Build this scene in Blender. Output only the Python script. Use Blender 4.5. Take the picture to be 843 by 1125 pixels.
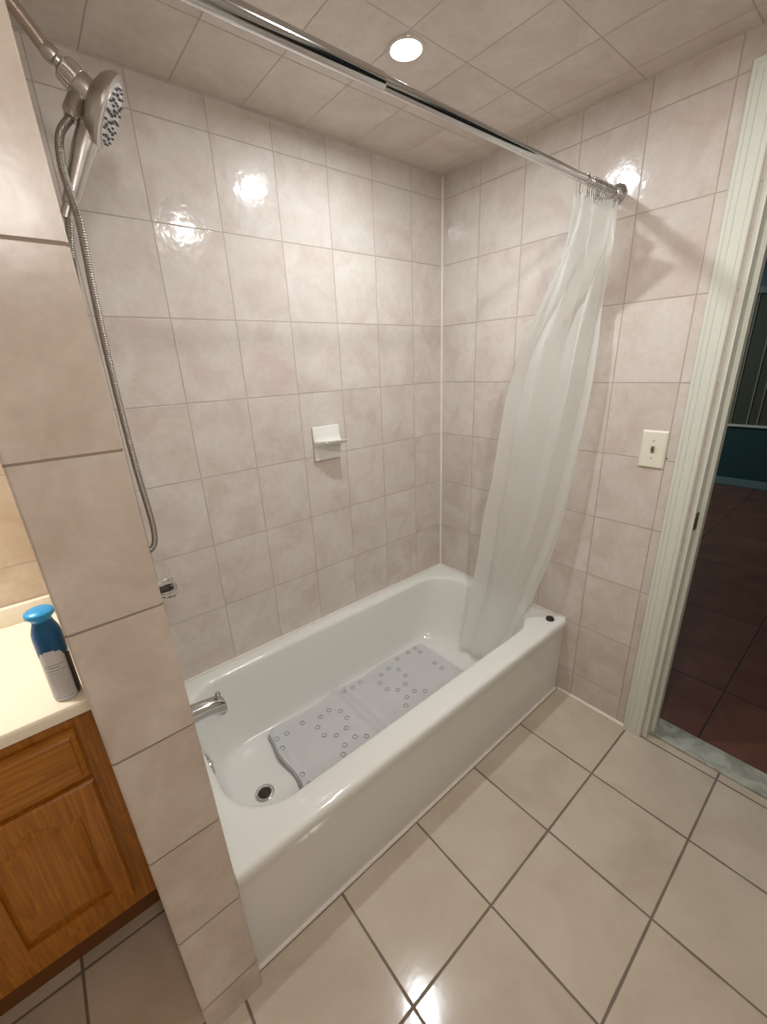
import bpy, bmesh, math, random
from mathutils import Vector, Matrix, noise
random.seed(7)
for o in list(bpy.data.objects): bpy.data.objects.remove(o)
SC = bpy.context.scene
COL = SC.collection
R = math.radians

# ---------------------------------------------------------------- camera
CAM = (-1.5774861, -1.45316834, 1.45579695)
r_ = Vector((0.76684181, -0.64056032, -0.04044888)); u_ = Vector((0.24371860, 0.23230665, 0.94161291)); f_ = Vector((0.59376332, 0.73192630, -0.33425891))
cd = bpy.data.cameras.new('camera'); cam = bpy.data.objects.new('camera', cd); COL.objects.link(cam)
cam.matrix_world = Matrix((( r_.x, u_.x, -f_.x, CAM[0]), (r_.y, u_.y, -f_.y, CAM[1]), (r_.z, u_.z, -f_.z, CAM[2]), (0, 0, 0, 1)))
cd.sensor_fit = 'VERTICAL'; cd.sensor_height = 24; cd.lens = 24 * 458.03 / 1125
cd.clip_start = 0.02; cd.clip_end = 50
SC.camera = cam

# ---------------------------------------------------------------- world, exposure, lights
w = bpy.data.worlds.new('world'); SC.world = w; w.use_nodes = True
w.node_tree.nodes['Background'].inputs[0].default_value = (0.5, 0.55, 0.6, 1)
w.node_tree.nodes['Background'].inputs[1].default_value = 0.02
SC.view_settings.view_transform = 'Standard'; SC.view_settings.look = 'None'
SC.view_settings.gamma = 1; SC.view_settings.use_curve_mapping = False
SC.view_settings.exposure = 0.0
LIGHT1 = (-0.645, -0.47)          # recessed light over the tub
CEIL = 2.1865

def area(name, loc, power, size, color, rot=(0, 0, 0), spread=180):
    l = bpy.data.lights.new(name, 'AREA'); l.shape = 'DISK'; l.size = size; l.energy = power; l.color = color
    l.spread = R(spread)
    o = bpy.data.objects.new(name, l); o.location = loc; o.rotation_euler = rot; COL.objects.link(o); return o

area('tub_light', (LIGHT1[0], LIGHT1[1], CEIL - 0.022), 7.4, 0.05, (0.93, 0.97, 1.0))
area('room_light', (-0.71, -1.23, CEIL - 0.012), 6.3, 0.10, (1.0, 0.96, 0.91))
area('wall_light', (-1.50, -2.0, 1.98), 5.2, 0.16, (1.0, 0.95, 0.90), (R(75), 0, 0))
area('vanity_light', (-2.05, -0.16, 1.90), 11.0, 0.16, (1.0, 0.94, 0.86), (0, 0, 0))
area('hall_fill', (2.9, 0.7, 2.35), 24.0, 0.3, (0.80, 0.95, 1.0))  # added fill lamp, no fitting, out of view; brightens the dark hall

# ---------------------------------------------------------------- material helpers
def s2l(c):
    return tuple(((x / 255) / 12.92 if x / 255 <= 0.04045 else ((x / 255 + 0.055) / 1.055) ** 2.4) for x in c) + (1,)

def newmat(name):
    m = bpy.data.materials.new(name); m.use_nodes = True
    nt = m.node_tree; b = nt.nodes['Principled BSDF']; return m, nt, b

def plain(name, rgb, rough=0.4, metal=0.0, bump=0.0, bscale=60, trans=0.0, ior=1.45, coat=0.0, var=0.03):
    m, nt, b = newmat(name)
    b.inputs['Roughness'].default_value = rough; b.inputs['Metallic'].default_value = metal
    b.inputs['Transmission Weight'].default_value = trans; b.inputs['IOR'].default_value = ior
    b.inputs['Coat Weight'].default_value = coat; b.inputs['Coat Roughness'].default_value = 0.05
    tc = nt.nodes.new('ShaderNodeTexCoord'); n = nt.nodes.new('ShaderNodeTexNoise'); n.inputs['Scale'].default_value = bscale
    n.inputs['Detail'].default_value = 4
    nt.links.new(tc.outputs['Object'], n.inputs['Vector'])
    mx = nt.nodes.new('ShaderNodeMix'); mx.data_type = 'RGBA'
    c = s2l(rgb); mx.inputs[6].default_value = tuple(x * (1 - var) for x in c[:3]) + (1,); mx.inputs[7].default_value = tuple(min(1, x * (1 + var)) for x in c[:3]) + (1,)
    nt.links.new(n.outputs['Fac'], mx.inputs[0]); nt.links.new(mx.outputs[2], b.inputs['Base Color'])
    if bump > 0:
        bp = nt.nodes.new('ShaderNodeBump'); bp.inputs['Strength'].default_value = bump; bp.inputs['Distance'].default_value = 0.002
        nt.links.new(n.outputs['Fac'], bp.inputs['Height']); nt.links.new(bp.outputs['Normal'], b.inputs['Normal'])
    return m

def tile_mat(name, ua, va, u0, v0, tw, th, gw, cols, grout, rough=0.12, pink=1.0, nscale=7.0, bump=0.25, tvar=0.045, relief=0.6):
    """Glazed tiles laid on the plane spanned by world axes ua, va; joints at u0+k*tw and v0+k*th."""
    m, nt, b = newmat(name); N = nt.nodes; L = nt.links
    def math_(op, a, c=None, d=None):
        n = N.new('ShaderNodeMath'); n.operation = op
        for i, x in enumerate((a, c, d)):
            if x is None: continue
            if isinstance(x, (int, float)): n.inputs[i].default_value = x
            else: L.new(x, n.inputs[i])
        return n.outputs[0]
    g = N.new('ShaderNodeNewGeometry'); sp = N.new('ShaderNodeSeparateXYZ'); L.new(g.outputs['Position'], sp.inputs[0])
    U = math_('DIVIDE', math_('SUBTRACT', sp.outputs[ua], u0), tw); V = math_('DIVIDE', math_('SUBTRACT', sp.outputs[va], v0), th)
    wob = N.new('ShaderNodeTexNoise'); wob.inputs['Scale'].default_value = 9; L.new(g.outputs['Position'], wob.inputs['Vector'])
    def dist(x, s):
        fr = math_('FRACT', math_('ADD', x, 0.5)); return math_('MULTIPLY', math_('ABSOLUTE', math_('SUBTRACT', fr, 0.5)), s)
    D = math_('MINIMUM', dist(U, tw), dist(V, th))
    D = math_('ADD', D, math_('MULTIPLY', math_('SUBTRACT', wob.outputs['Fac'], 0.5), gw * 0.5))
    mr = N.new('ShaderNodeMapRange'); mr.interpolation_type = 'SMOOTHSTEP'
    mr.inputs['From Min'].default_value = gw * 0.35; mr.inputs['From Max'].default_value = gw * 0.75; L.new(D, mr.inputs['Value'])
    mask = mr.outputs[0]
    cell = N.new('ShaderNodeCombineXYZ'); L.new(math_('FLOOR', U), cell.inputs[0]); L.new(math_('FLOOR', V), cell.inputs[1])
    wn = N.new('ShaderNodeTexWhiteNoise'); wn.noise_dimensions = '3D'; L.new(cell.outputs[0], wn.inputs['Vector'])
    off = N.new('ShaderNodeVectorMath'); off.operation = 'MULTIPLY_ADD'
    L.new(wn.outputs['Color'], off.inputs[0]); off.inputs[1].default_value = (5, 5, 5); L.new(g.outputs['Position'], off.inputs[2])
    n1 = N.new('ShaderNodeTexNoise'); n1.inputs['Scale'].default_value = nscale; n1.inputs['Detail'].default_value = 5; n1.inputs['Roughness'].default_value = 0.6; n1.inputs['Distortion'].default_value = 0.6
    L.new(off.outputs[0], n1.inputs['Vector'])
    n2 = N.new('ShaderNodeTexNoise'); n2.inputs['Scale'].default_value = nscale * 7; n2.inputs['Detail'].default_value = 6; n2.inputs['Roughness'].default_value = 0.7
    L.new(off.outputs[0], n2.inputs['Vector'])
    cr = N.new('ShaderNodeValToRGB'); L.new(n1.outputs['Fac'], cr.inputs[0])
    cr.color_ramp.elements[0].position = 0.34; cr.color_ramp.elements[0].color = s2l(cols[0])
    cr.color_ramp.elements[1].position = 0.66; cr.color_ramp.elements[1].color = s2l(cols[2])
    e = cr.color_ramp.elements.new(0.5); e.color = s2l(cols[1])
    m2 = N.new('ShaderNodeMix'); m2.data_type = 'RGBA'; m2.blend_type = 'MULTIPLY'
    k = N.new('ShaderNodeMapRange'); k.inputs['From Min'].default_value = 0.3; k.inputs['From Max'].default_value = 0.7; k.inputs['To Min'].default_value = 1 - 0.09 * pink; k.inputs['To Max'].default_value = 1.0
    L.new(n2.outputs['Fac'], k.inputs['Value'])
    tv = N.new('ShaderNodeMapRange'); tv.inputs['To Min'].default_value = 1 - tvar; tv.inputs['To Max'].default_value = 1.0; L.new(wn.outputs['Value'], tv.inputs['Value'])
    kk = math_('MULTIPLY', k.outputs[0], tv.outputs[0]); cb = N.new('ShaderNodeCombineColor')
    for i in range(3): L.new(kk, cb.inputs[i])
    m2.inputs[0].default_value = 1.0; L.new(cr.outputs[0], m2.inputs[6]); L.new(cb.outputs[0], m2.inputs[7])
    mg = N.new('ShaderNodeMix'); mg.data_type = 'RGBA'; mg.inputs[6].default_value = s2l(grout)
    L.new(mask, mg.inputs[0]); L.new(m2.outputs[2], mg.inputs[7]); L.new(mg.outputs[2], b.inputs['Base Color'])
    rr = N.new('ShaderNodeMapRange'); rr.inputs['To Min'].default_value = 0.75; rr.inputs['To Max'].default_value = rough; L.new(mask, rr.inputs['Value'])
    L.new(rr.outputs[0], b.inputs['Roughness'])
    n3 = N.new('ShaderNodeTexNoise'); n3.inputs['Scale'].default_value = 26; n3.inputs['Detail'].default_value = 2.5; L.new(off.outputs[0], n3.inputs['Vector'])
    b1 = N.new('ShaderNodeBump'); b1.inputs['Strength'].default_value = bump; b1.inputs['Distance'].default_value = 0.004; L.new(n3.outputs['Fac'], b1.inputs['Height'])
    b2 = N.new('ShaderNodeBump'); b2.inputs['Strength'].default_value = relief; b2.inputs['Distance'].default_value = 0.0015; L.new(mask, b2.inputs['Height']); L.new(b1.outputs['Normal'], b2.inputs['Normal'])
    L.new(b2.outputs['Normal'], b.inputs['Normal'])
    b.inputs['Specular IOR Level'].default_value = 0.5
    return m

WCOLS = [(209, 194, 185), (216, 206, 197), (221, 214, 206)]
GR = (180, 168, 157)
XT = -0.1859          # first joint on the back wall; the rest every 0.2
ZT = 0.1274; HT = 0.247
M = {}
M['tile_back'] = tile_mat('glazed wall tile back', 0, 2, XT, ZT, 0.2, HT, 0.0026, WCOLS, GR)
M['tile_right'] = tile_mat('glazed wall tile end', 1, 2, -0.2005, ZT, 0.2, HT, 0.0030, WCOLS, GR)
M['tile_stub'] = tile_mat('wall tile partition', 0, 2, 3.0, 1.607 - 0.251 * 8, 10.0, 0.251, 0.0034, [(196, 181, 166), (206, 193, 179), (214, 203, 190)], (146, 130, 115), rough=0.27, bump=0.12, tvar=0.03)
M['tile_vanity'] = tile_mat('wall tile vanity side', 0, 2, -1.66, 0.975, 0.2, HT, 0.0030, [(205, 184, 162), (214, 197, 176), (224, 210, 190)], GR, bump=0.1)
M['tile_room'] = tile_mat('wall tile room', 0, 2, 0, ZT, 0.2, HT, 0.003, WCOLS, GR)
M['tile_side'] = tile_mat('wall tile left', 1, 2, 0, ZT, 0.2, HT, 0.003, WCOLS, GR)
M['tile_ceiling'] = tile_mat('ceiling tile', 0, 1, -0.28, -0.27, 0.2, 0.255, 0.0026, [(214, 202, 192), (221, 210, 201), (226, 217, 208)], (184, 170, 159), rough=0.2, bump=0.12, tvar=0.04)
M['tile_floor'] = tile_mat('floor tile', 0, 1, -0.3073, -1.043, 0.3035, 0.3035, 0.0062, [(196, 183, 164), (204, 192, 174), (210, 199, 181)], (122, 109, 95), rough=0.13, pink=0.35, nscale=4, bump=0.05, tvar=0.03, relief=0.4)
M['tile_hall'] = tile_mat('hall floor tile', 0, 1, 0.53, -1.25, 0.72, 0.58, 0.007, [(104, 66, 54), (112, 74, 61), (120, 82, 69)], (62, 44, 37), rough=0.45, nscale=5, bump=0.1)
M['plaster'] = plain('painted plaster', (190, 186, 178), 0.7, bump=0.1)
M['hall_wall'] = plain('hall wall paint', (120, 135, 140), 0.7, bump=0.1)
M['teal'] = plain('dark teal paint', (48, 78, 76), 0.45)
M['panel_dark'] = plain('dark olive panelling', (84, 84, 68), 0.5)
M['white_paint'] = plain('white gloss paint', (217, 220, 209), 0.32, bump=0.12, bscale=90)
M['enamel'] = plain('white enamel', (232, 232, 226), 0.09, bscale=3, var=0.01, bump=0.03)
M['caulk'] = plain('caulk', (236, 229, 219), 0.5, bump=0.2, bscale=120)
M['chrome'] = plain('chrome', (205, 205, 205), 0.12, 1.0, var=0.02)
M['nickel'] = plain('brushed nickel', (196, 190, 185), 0.34, 1.0, bump=0.05, bscale=200)
M['dark_rubber'] = plain('dark rubber nozzle', (96, 94, 94), 0.5)
M['dark_metal'] = plain('dark metal', (70, 66, 60), 0.35, 0.8)
M['bronze'] = plain('aged brass', (92, 82, 66), 0.4, 0.8, bump=0.3, bscale=300)
M['ceramic'] = plain('white ceramic', (228, 226, 220), 0.15, var=0.01)
M['plastic'] = plain('ivory plastic', (232, 230, 212), 0.35, var=0.01)
M['counter'] = plain('cultured marble', (244, 237, 219), 0.16, bscale=6, var=0.02)
M['blue_cap'] = plain('metallic blue plastic', (52, 160, 222), 0.32, 0.1)
M['blue_can'] = plain('dark blue can', (34, 92, 138), 0.3, 0.3)
M['can_white'] = plain('grey white can', (190, 192, 194), 0.35)
M['can_dark'] = plain('dark printed side', (52, 46, 44), 0.4)
M['black'] = plain('black', (25, 22, 20), 0.6)
M['ink'] = plain('grey ink', (120, 124, 132), 0.6)
M['acrylic'] = plain('clear acrylic', (250, 250, 250), 0.04, trans=1.0, ior=1.49, var=0.0)
def emit(name, rgb, s):
    m, nt, b = newmat(name); b.inputs['Emission Color'].default_value = s2l(rgb); b.inputs['Emission Strength'].default_value = s
    b.inputs['Base Color'].default_value = s2l(rgb); return m
M['lens'] = emit('lit lens', (240, 248, 255), 14)
M['globe'] = emit('lit globe', (255, 240, 215), 5)

def marble_mat():
    m, nt, b = newmat('grey green marble'); N = nt.nodes; L = nt.links
    g = N.new('ShaderNodeNewGeometry'); n = N.new('ShaderNodeTexNoise'); n.inputs['Scale'].default_value = 14; n.inputs['Detail'].default_value = 8; n.inputs['Distortion'].default_value = 1.2
    L.new(g.outputs['Position'], n.inputs['Vector']); c = N.new('ShaderNodeValToRGB'); L.new(n.outputs['Fac'], c.inputs[0])
    c.color_ramp.elements[0].position = 0.35; c.color_ramp.elements[0].color = s2l((152, 155, 143)); c.color_ramp.elements[1].position = 0.6; c.color_ramp.elements[1].color = s2l((190, 192, 180))
    L.new(c.outputs[0], b.inputs['Base Color']); b.inputs['Roughness'].default_value = 0.3; return m
M['marble'] = marble_mat()

def wood(name, vertical, k=1.0):
    m, nt, b = newmat(name); N = nt.nodes; L = nt.links
    g = N.new('ShaderNodeNewGeometry'); mp = N.new('ShaderNodeMapping'); L.new(g.outputs['Position'], mp.inputs['Vector'])
    mp.inputs['Scale'].default_value = (1, 1, 0.16) if vertical else (0.16, 1, 1)
    n1 = N.new('ShaderNodeTexNoise'); n1.inputs['Scale'].default_value = 11; n1.inputs['Detail'].default_value = 2; L.new(mp.outputs[0], n1.inputs['Vector'])
    mul = N.new('ShaderNodeMath'); mul.operation = 'MULTIPLY'; mul.inputs[1].default_value = 10; L.new(n1.outputs['Fac'], mul.inputs[0])
    fr = N.new('ShaderNodeMath'); fr.operation = 'FRACT'; L.new(mul.outputs[0], fr.inputs[0])
    n2 = N.new('ShaderNodeTexNoise'); n2.inputs['Scale'].default_value = 160; n2.inputs['Detail'].default_value = 3; L.new(mp.outputs[0], n2.inputs['Vector'])
    mp2 = N.new('ShaderNodeMapping'); L.new(g.outputs['Position'], mp2.inputs['Vector']); mp2.inputs['Scale'].default_value = (1, 1, 0.03) if vertical else (0.03, 1, 1)
    L.new(mp2.outputs[0], n2.inputs['Vector'])
    ad = N.new('ShaderNodeMath'); ad.operation = 'MULTIPLY_ADD'; L.new(fr.outputs[0], ad.inputs[0]); ad.inputs[1].default_value = 0.20
    L.new(n2.outputs['Fac'], ad.inputs[2])
    c = N.new('ShaderNodeValToRGB'); L.new(ad.outputs[0], c.inputs[0])
    c.color_ramp.elements[0].position = 0.35; c.color_ramp.elements[0].color = s2l(tuple(x * k for x in (196, 127, 38)))
    c.color_ramp.elements[1].position = 0.95; c.color_ramp.elements[1].color = s2l(tuple(x * k for x in (142, 86, 20)))
    L.new(c.outputs[0], b.inputs['Base Color']); b.inputs['Roughness'].default_value = 0.32
    bp = N.new('ShaderNodeBump'); bp.inputs['Strength'].default_value = 0.15; bp.inputs['Distance'].default_value = 0.001; L.new(ad.outputs[0], bp.inputs['Height']); L.new(bp.outputs[0], b.inputs['Normal'])
    return m
M['oak_v'] = wood('oak upright grain', True); M['oak_h'] = wood('oak level grain', False)

def curtain_mat():
    m, nt, b = newmat('frosted white vinyl'); N = nt.nodes; L = nt.links; out = N['Material Output']
    b.inputs['Base Color'].default_value = s2l((250, 251, 248)); b.inputs['Roughness'].default_value = 0.28
    tr = N.new('ShaderNodeBsdfTranslucent'); tr.inputs[0].default_value = s2l((250, 251, 248))
    tp = N.new('ShaderNodeBsdfTransparent'); tp.inputs[0].default_value = (0.97, 0.97, 0.97, 1)
    a = N.new('ShaderNodeMixShader'); a.inputs[0].default_value = 0.55; L.new(b.outputs[0], a.inputs[1]); L.new(tr.outputs[0], a.inputs[2])
    c = N.new('ShaderNodeMixShader'); c.inputs[0].default_value = 0.22; L.new(a.outputs[0], c.inputs[1]); L.new(tp.outputs[0], c.inputs[2])
    L.new(c.outputs[0], out.inputs['Surface']); return m
M['curtain'] = curtain_mat()

def mat_mat():
    m, nt, b = newmat('grey rubber mat'); N = nt.nodes; L = nt.links
    tc = N.new('ShaderNodeTexCoord')
    v = N.new('ShaderNodeTexVoronoi'); v.inputs['Scale'].default_value = 130; v.inputs['Randomness'].default_value = 0.0; L.new(tc.outputs['Object'], v.inputs['Vector'])
    bp = N.new('ShaderNodeBump'); bp.inputs['Strength'].default_value = 0.6; bp.inputs['Distance'].default_value = 0.002; bp.invert = True; L.new(v.outputs['Distance'], bp.inputs['Height']); L.new(bp.outputs[0], b.inputs['Normal'])
    c = N.new('ShaderNodeValToRGB'); L.new(v.outputs['Distance'], c.inputs[0])
    c.color_ramp.elements[0].color = s2l((228, 228, 226)); c.color_ramp.elements[1].color = s2l((200, 200, 200)); c.color_ramp.elements[1].position = 0.6
    L.new(c.outputs[0], b.inputs['Base Color']); b.inputs['Roughness'].default_value = 0.4
    return m
M['mat'] = mat_mat()
M['mat_ring'] = plain('grey rubber ring', (146, 146, 148), 0.35)
M['mat_edge'] = plain('darker grey rubber', (160, 160, 162), 0.4)

# ---------------------------------------------------------------- mesh helpers
def obj(name, bm, mat, parent=None, smooth=False, loc=None, label=None, edge=None):
    me = bpy.data.meshes.new(name); bmesh.ops.recalc_face_normals(bm, faces=bm.faces[:]); bm.to_mesh(me); bm.free()
    me.materials.append(M[mat] if isinstance(mat, str) else mat)
    if smooth:
        me.polygons.foreach_set('use_smooth', [True] * len(me.polygons))
        me.set_sharp_from_angle(angle=R(edge or 35))
    o = bpy.data.objects.new(name, me); COL.objects.link(o)
    if parent: o.parent = parent; o.matrix_parent_inverse = parent.matrix_world.inverted() if False else Matrix.Translation(-Vector(parent.location))
    if label: o['label'] = label
    return o

def tag(o, label, cat, group=None):
    o['label'] = label; o['category'] = cat
    if group: o['group'] = group
    return o
def thing(name, label, cat, loc, group=None):
    o = bpy.data.objects.new(name, None); COL.objects.link(o); o.location = loc; o.empty_display_size = 0.05
    return tag(o, label, cat, group)
def struct(name, bm, mat, smooth=False, label=None):
    o = obj(name, bm, mat, smooth=smooth); o['kind'] = 'structure'
    if label: o['label'] = label
    return o

def box(bm, x0, x1, y0, y1, z0, z1, bev=0.0, seg=2):
    v = [bm.verts.new((x, y, z)) for x in (x0, x1) for y in (y0, y1) for z in (z0, z1)]
    F = [(0, 1, 3, 2), (4, 6, 7, 5), (0, 4, 5, 1), (2, 3, 7, 6), (0, 2, 6, 4), (1, 5, 7, 3)]
    fs = [bm.faces.new([v[i] for i in f]) for f in F]
    if bev:
        es = set(e for f in fs for e in f.edges)
        bmesh.ops.bevel(bm, geom=list(es), offset=bev, segments=seg, affect='EDGES', profile=0.5)
    return v
def B(*a, bev=0.0, seg=2):
    bm = bmesh.new(); box(bm, *a, bev=bev, seg=seg); return bm

def frame_from(axis):
    a = Vector(axis).normalized(); t = Vector((0, 0, 1)) if abs(a.z) < 0.9 else Vector((1, 0, 0))
    x = t.cross(a).normalized(); y = a.cross(x); return x, y, a
def lathe(bm, prof, org, axis, seg=32, cap0=True, cap1=True, sx=1.0, sy=1.0):
    """prof: list of (distance along axis, radius)."""
    x, y, a = frame_from(axis); org = Vector(org); rings = []
    for d, r in prof:
        rings.append([bm.verts.new(org + a * d + (x * math.cos(2 * math.pi * k / seg) * sx + y * math.sin(2 * math.pi * k / seg) * sy) * r) for k in range(seg)])
    for i in range(len(rings) - 1):
        for k in range(seg):
            bm.faces.new((rings[i][k], rings[i][(k + 1) % seg], rings[i + 1][(k + 1) % seg], rings[i + 1][k]))
    if cap0: bm.faces.new(list(reversed(rings[0])))
    if cap1: bm.faces.new(rings[-1])
def catmull(pts, n):
    P = [Vector(p) for p in pts]; P = [P[0] * 2 - P[1]] + P + [P[-1] * 2 - P[-2]]; out = []
    for i in range(1, len(P) - 2):
        for k in range(n):
            t = k / n; a, b_, c, d = P[i - 1], P[i], P[i + 1], P[i + 2]
            out.append(0.5 * ((2 * b_) + (c - a) * t + (2 * a - 5 * b_ + 4 * c - d) * t * t + (3 * b_ - a - 3 * c + d) * t ** 3))
    out.append(P[-2]); return out
def tube(bm, pts, rad, seg=12, cap=True, closed=False):
    n = len(pts); rings = []; up = None
    for i, p in enumerate(pts):
        if closed: t = (Vector(pts[(i + 1) % n]) - Vector(pts[i - 1])).normalized()
        else: t = (Vector(pts[min(i + 1, n - 1)]) - Vector(pts[max(i - 1, 0)])).normalized()
        if up is None: up = frame_from(t)[0]
        x = (up - t * up.dot(t)).normalized(); y = t.cross(x); up = x
        r = rad[i] if isinstance(rad, (list, tuple)) else rad
        rings.append([bm.verts.new(Vector(p) + (x * math.cos(2 * math.pi * k / seg) + y * math.sin(2 * math.pi * k / seg)) * r) for k in range(seg)])
    for i in range(n if closed else n - 1):
        a = rings[i]; b_ = rings[(i + 1) % n]
        for k in range(seg): bm.faces.new((a[k], a[(k + 1) % seg], b_[(k + 1) % seg], b_[k]))
    if cap and not closed:
        bm.faces.new(list(reversed(rings[0]))); bm.faces.new(rings[-1])
def torus(bm, c, axis, R0, r0, seg=24, s2=8):
    x, y, a = frame_from(axis); c = Vector(c)
    tube(bm, [c + (x * math.cos(2 * math.pi * k / seg) + y * math.sin(2 * math.pi * k / seg)) * R0 for k in range(seg)], r0, s2, closed=True)

# ================================================================ THE ROOM
YF = -2.12; XL = -2.62; HXR = 4.34
struct('wall_back', B(-1.56, 0.12, 0, 0.1, 0, CEIL + 0.1), 'tile_back')
struct('wall_back_left', B(XL - 0.1, -1.56, 0, 0.1, 0, CEIL + 0.1), 'tile_vanity')
# partition between vanity and tub (it leans a hair)
bm = bmesh.new()
vs = [bm.verts.new(p) for p in [(-1.476, 0, 0), (-1.476, -0.767, 0), (-1.607, -0.767, 0), (-1.607, 0, 0), (-1.4962, 0, CEIL), (-1.4962, -0.767, CEIL), (-1.627, -0.767, CEIL), (-1.627, 0, CEIL)]]
for f in [(0, 1, 2, 3), (4, 7, 6, 5), (0, 4, 5, 1), (1, 5, 6, 2), (2, 6, 7, 3), (3, 7, 4, 0)]: bm.faces.new([vs[i] for i in f])
bmesh.ops.bevel(bm, geom=[e for e in bm.edges if abs(e.verts[0].co.z - e.verts[1].co.z) > 1 and e.verts[0].co.y < -0.7], offset=0.003, segments=2, affect='EDGES')
struct('wall_partition', bm, 'tile_stub', smooth=True)
DY0, DY1, DZ = -1.100, -1.86, 2.05       # door opening
bm = bmesh.new()
box(bm, 0, 0.12, DY0, 0, 0, CEIL + 0.1); box(bm, 0, 0.12, DY1, DY0, DZ, CEIL + 0.1); box(bm, 0, 0.12, YF - 0.1, DY1, 0, CEIL + 0.1)
struct('wall_right', bm, 'tile_right')
struct('wall_front', B(XL - 0.1, 0, YF - 0.1, YF, 0, CEIL + 0.1), 'tile_room')
struct('wall_left', B(XL - 0.1, XL, YF, 0, 0, CEIL + 0.1), 'tile_side')
struct('floor', B(XL - 0.1, 0.034, YF - 0.1, 0.1, -0.08, 0), 'tile_floor')
# ceiling with the round hole of the recessed light
def slab_hole(x0, x1, y0, y1, z0, z1, c, r, seg=32):
    bm = bmesh.new(); out = []
    for k in range(seg):
        a = 2 * math.pi * k / seg; d = Vector((math.cos(a), math.sin(a)))
        tx = ((x1 - c[0]) / d.x if d.x > 1e-6 else (x0 - c[0]) / d.x if d.x < -1e-6 else 1e9); ty = ((y1 - c[1]) / d.y if d.y > 1e-6 else (y0 - c[1]) / d.y if d.y < -1e-6 else 1e9)
        t = min(tx, ty); out.append((c[0] + d.x * t, c[1] + d.y * t))
    for z in (z0, z1):
        I = [bm.verts.new((c[0] + r * math.cos(2 * math.pi * k / seg), c[1] + r * math.sin(2 * math.pi * k / seg), z)) for k in range(seg)]
        O = [bm.verts.new((p[0], p[1], z)) for p in out]
        for k in range(seg): bm.faces.new((I[k], I[(k + 1) % seg], O[(k + 1) % seg], O[k]))
        for cx, cy in ((x0, y0), (x0, y1), (x1, y0), (x1, y1)):
            ks = [k for k in range(seg) if (abs(out[k][0] - cx) < 1e-5) != (abs(out[(k + 1) % seg][0] - cx) < 1e-5) and (abs(out[k][1] - cy) < 1e-5) != (abs(out[(k + 1) % seg][1] - cy) < 1e-5)]
            for k in ks:
                v = bm.verts.new((cx, cy, z)); bm.faces.new((O[k], O[(k + 1) % seg], v))
        if z == z0: I0 = I
    for k in range(seg): bm.faces.new((I0[k], I0[(k + 1) % seg], I[(k + 1) % seg], I[k]))
    return bm
struct('ceiling', slab_hole(XL - 0.1, 0.12, YF - 0.1, 0.1, CEIL, CEIL + 0.06, LIGHT1, 0.038), 'tile_ceiling')
# the dark hall beyond the door
struct('floor_hall', B(0.142, HXR + 0.1, -4.0, 1.2, -0.08, -0.002), 'tile_hall')
struct('ceiling_hall', B(0.12, HXR + 0.1, -4.0, 1.2, 2.45, 2.5), 'plaster')
bm = bmesh.new(); box(bm, HXR, HXR + 0.1, -4.0, 1.2, -0.002, 2.45); struct('wall_hall_far', bm, 'hall_wall')
struct('wall_hall_left', B(0.12, HXR, 1.1, 1.2, -0.002, 2.45), 'hall_wall')
struct('wall_hall_right', B(0.12, HXR, -4.0, -3.9, -0.002, 2.45), 'hall_wall')
bm = bmesh.new(); box(bm, 0.10, 0.12, -4.0, YF - 0.1, -0.08, 2.45); box(bm, 0.10, 0.12, 0.1, 1.2, -0.08, 2.45); struct('wall_hall_near', bm, 'hall_wall')
struct('baseboard_hall', B(HXR - 0.02, HXR, -3.9, 1.1, 0, 0.085, bev=0.004), plain('teal white paint', (120, 142, 142), 0.4))
# lower teal panel, thin white rail, slatted dark panelling, ledge
struct('trim_1', B(HXR - 0.012, HXR, -3.9, 1.1, 0.085, 0.655), 'teal')
struct('trim_2', B(HXR - 0.035, HXR, -3.9, 1.1, 0.655, 0.680, bev=0.004), 'white_paint')
bm = bmesh.new(); box(bm, HXR - 0.012, HXR, -3.9, 1.1, 0.68, 1.965)
struct('trim_3', bm, 'panel_dark')
bm = bmesh.new(); y = 0.9; k = 0
while y > -3.6:
    box(bm, HXR - 0.022, HXR - 0.012, y - 0.006, y + 0.006, 0.68, 1.965); y -= (0.085, 0.14)[k % 2]; k += 1
struct('trim_4', bm, plain('light olive strip', (150, 150, 128), 0.4))
struct('trim_5', B(HXR - 0.05, HXR, -3.9, 1.1, 1.965, 2.03, bev=0.006), plain('grey ledge paint', (150, 158, 158), 0.4))

# door trim: casing with moulded face, jamb, stop
def casing_profile():      # (distance from the opening edge, thickness)
    return [(0, 0), (0, 0.012), (0.003, 0.015), (0.012, 0.0155), (0.0135, 0.0140), (0.0155, 0.0160), (0.036, 0.0170), (0.0375, 0.0155), (0.0395, 0.0175), (0.050, 0.018), (0.0515, 0.0165), (0.0535, 0.0185), (0.061, 0.0185), (0.063, 0.016), (0.063, 0)]
bm = bmesh.new(); P = casing_profile(); e0 = DY0 + 0.004; e1 = DY1 - 0.004; zt = DZ + 0.004
rings = []
for st in range(4):
    ring = []
    for d, t in P:
        if st == 0: p = (-t, e0 + d, 0.0)
        elif st == 1: p = (-t, e0 + d, zt + d)
        elif st == 2: p = (-t, e1 - d, zt + d)
        else: p = (-t, e1 - d, 0.0)
        ring.append(bm.verts.new(p))
    rings.append(ring)
for i in range(3):
    for k in range(len(P)): bm.faces.new((rings[i][k], rings[i][(k + 1) % len(P)], rings[i + 1][(k + 1) % len(P)], rings[i + 1][k]))
bm.faces.new(rings[0]); bm.faces.new(rings[3])
struct('trim_6', bm, 'white_paint')
bm = bmesh.new()
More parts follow.
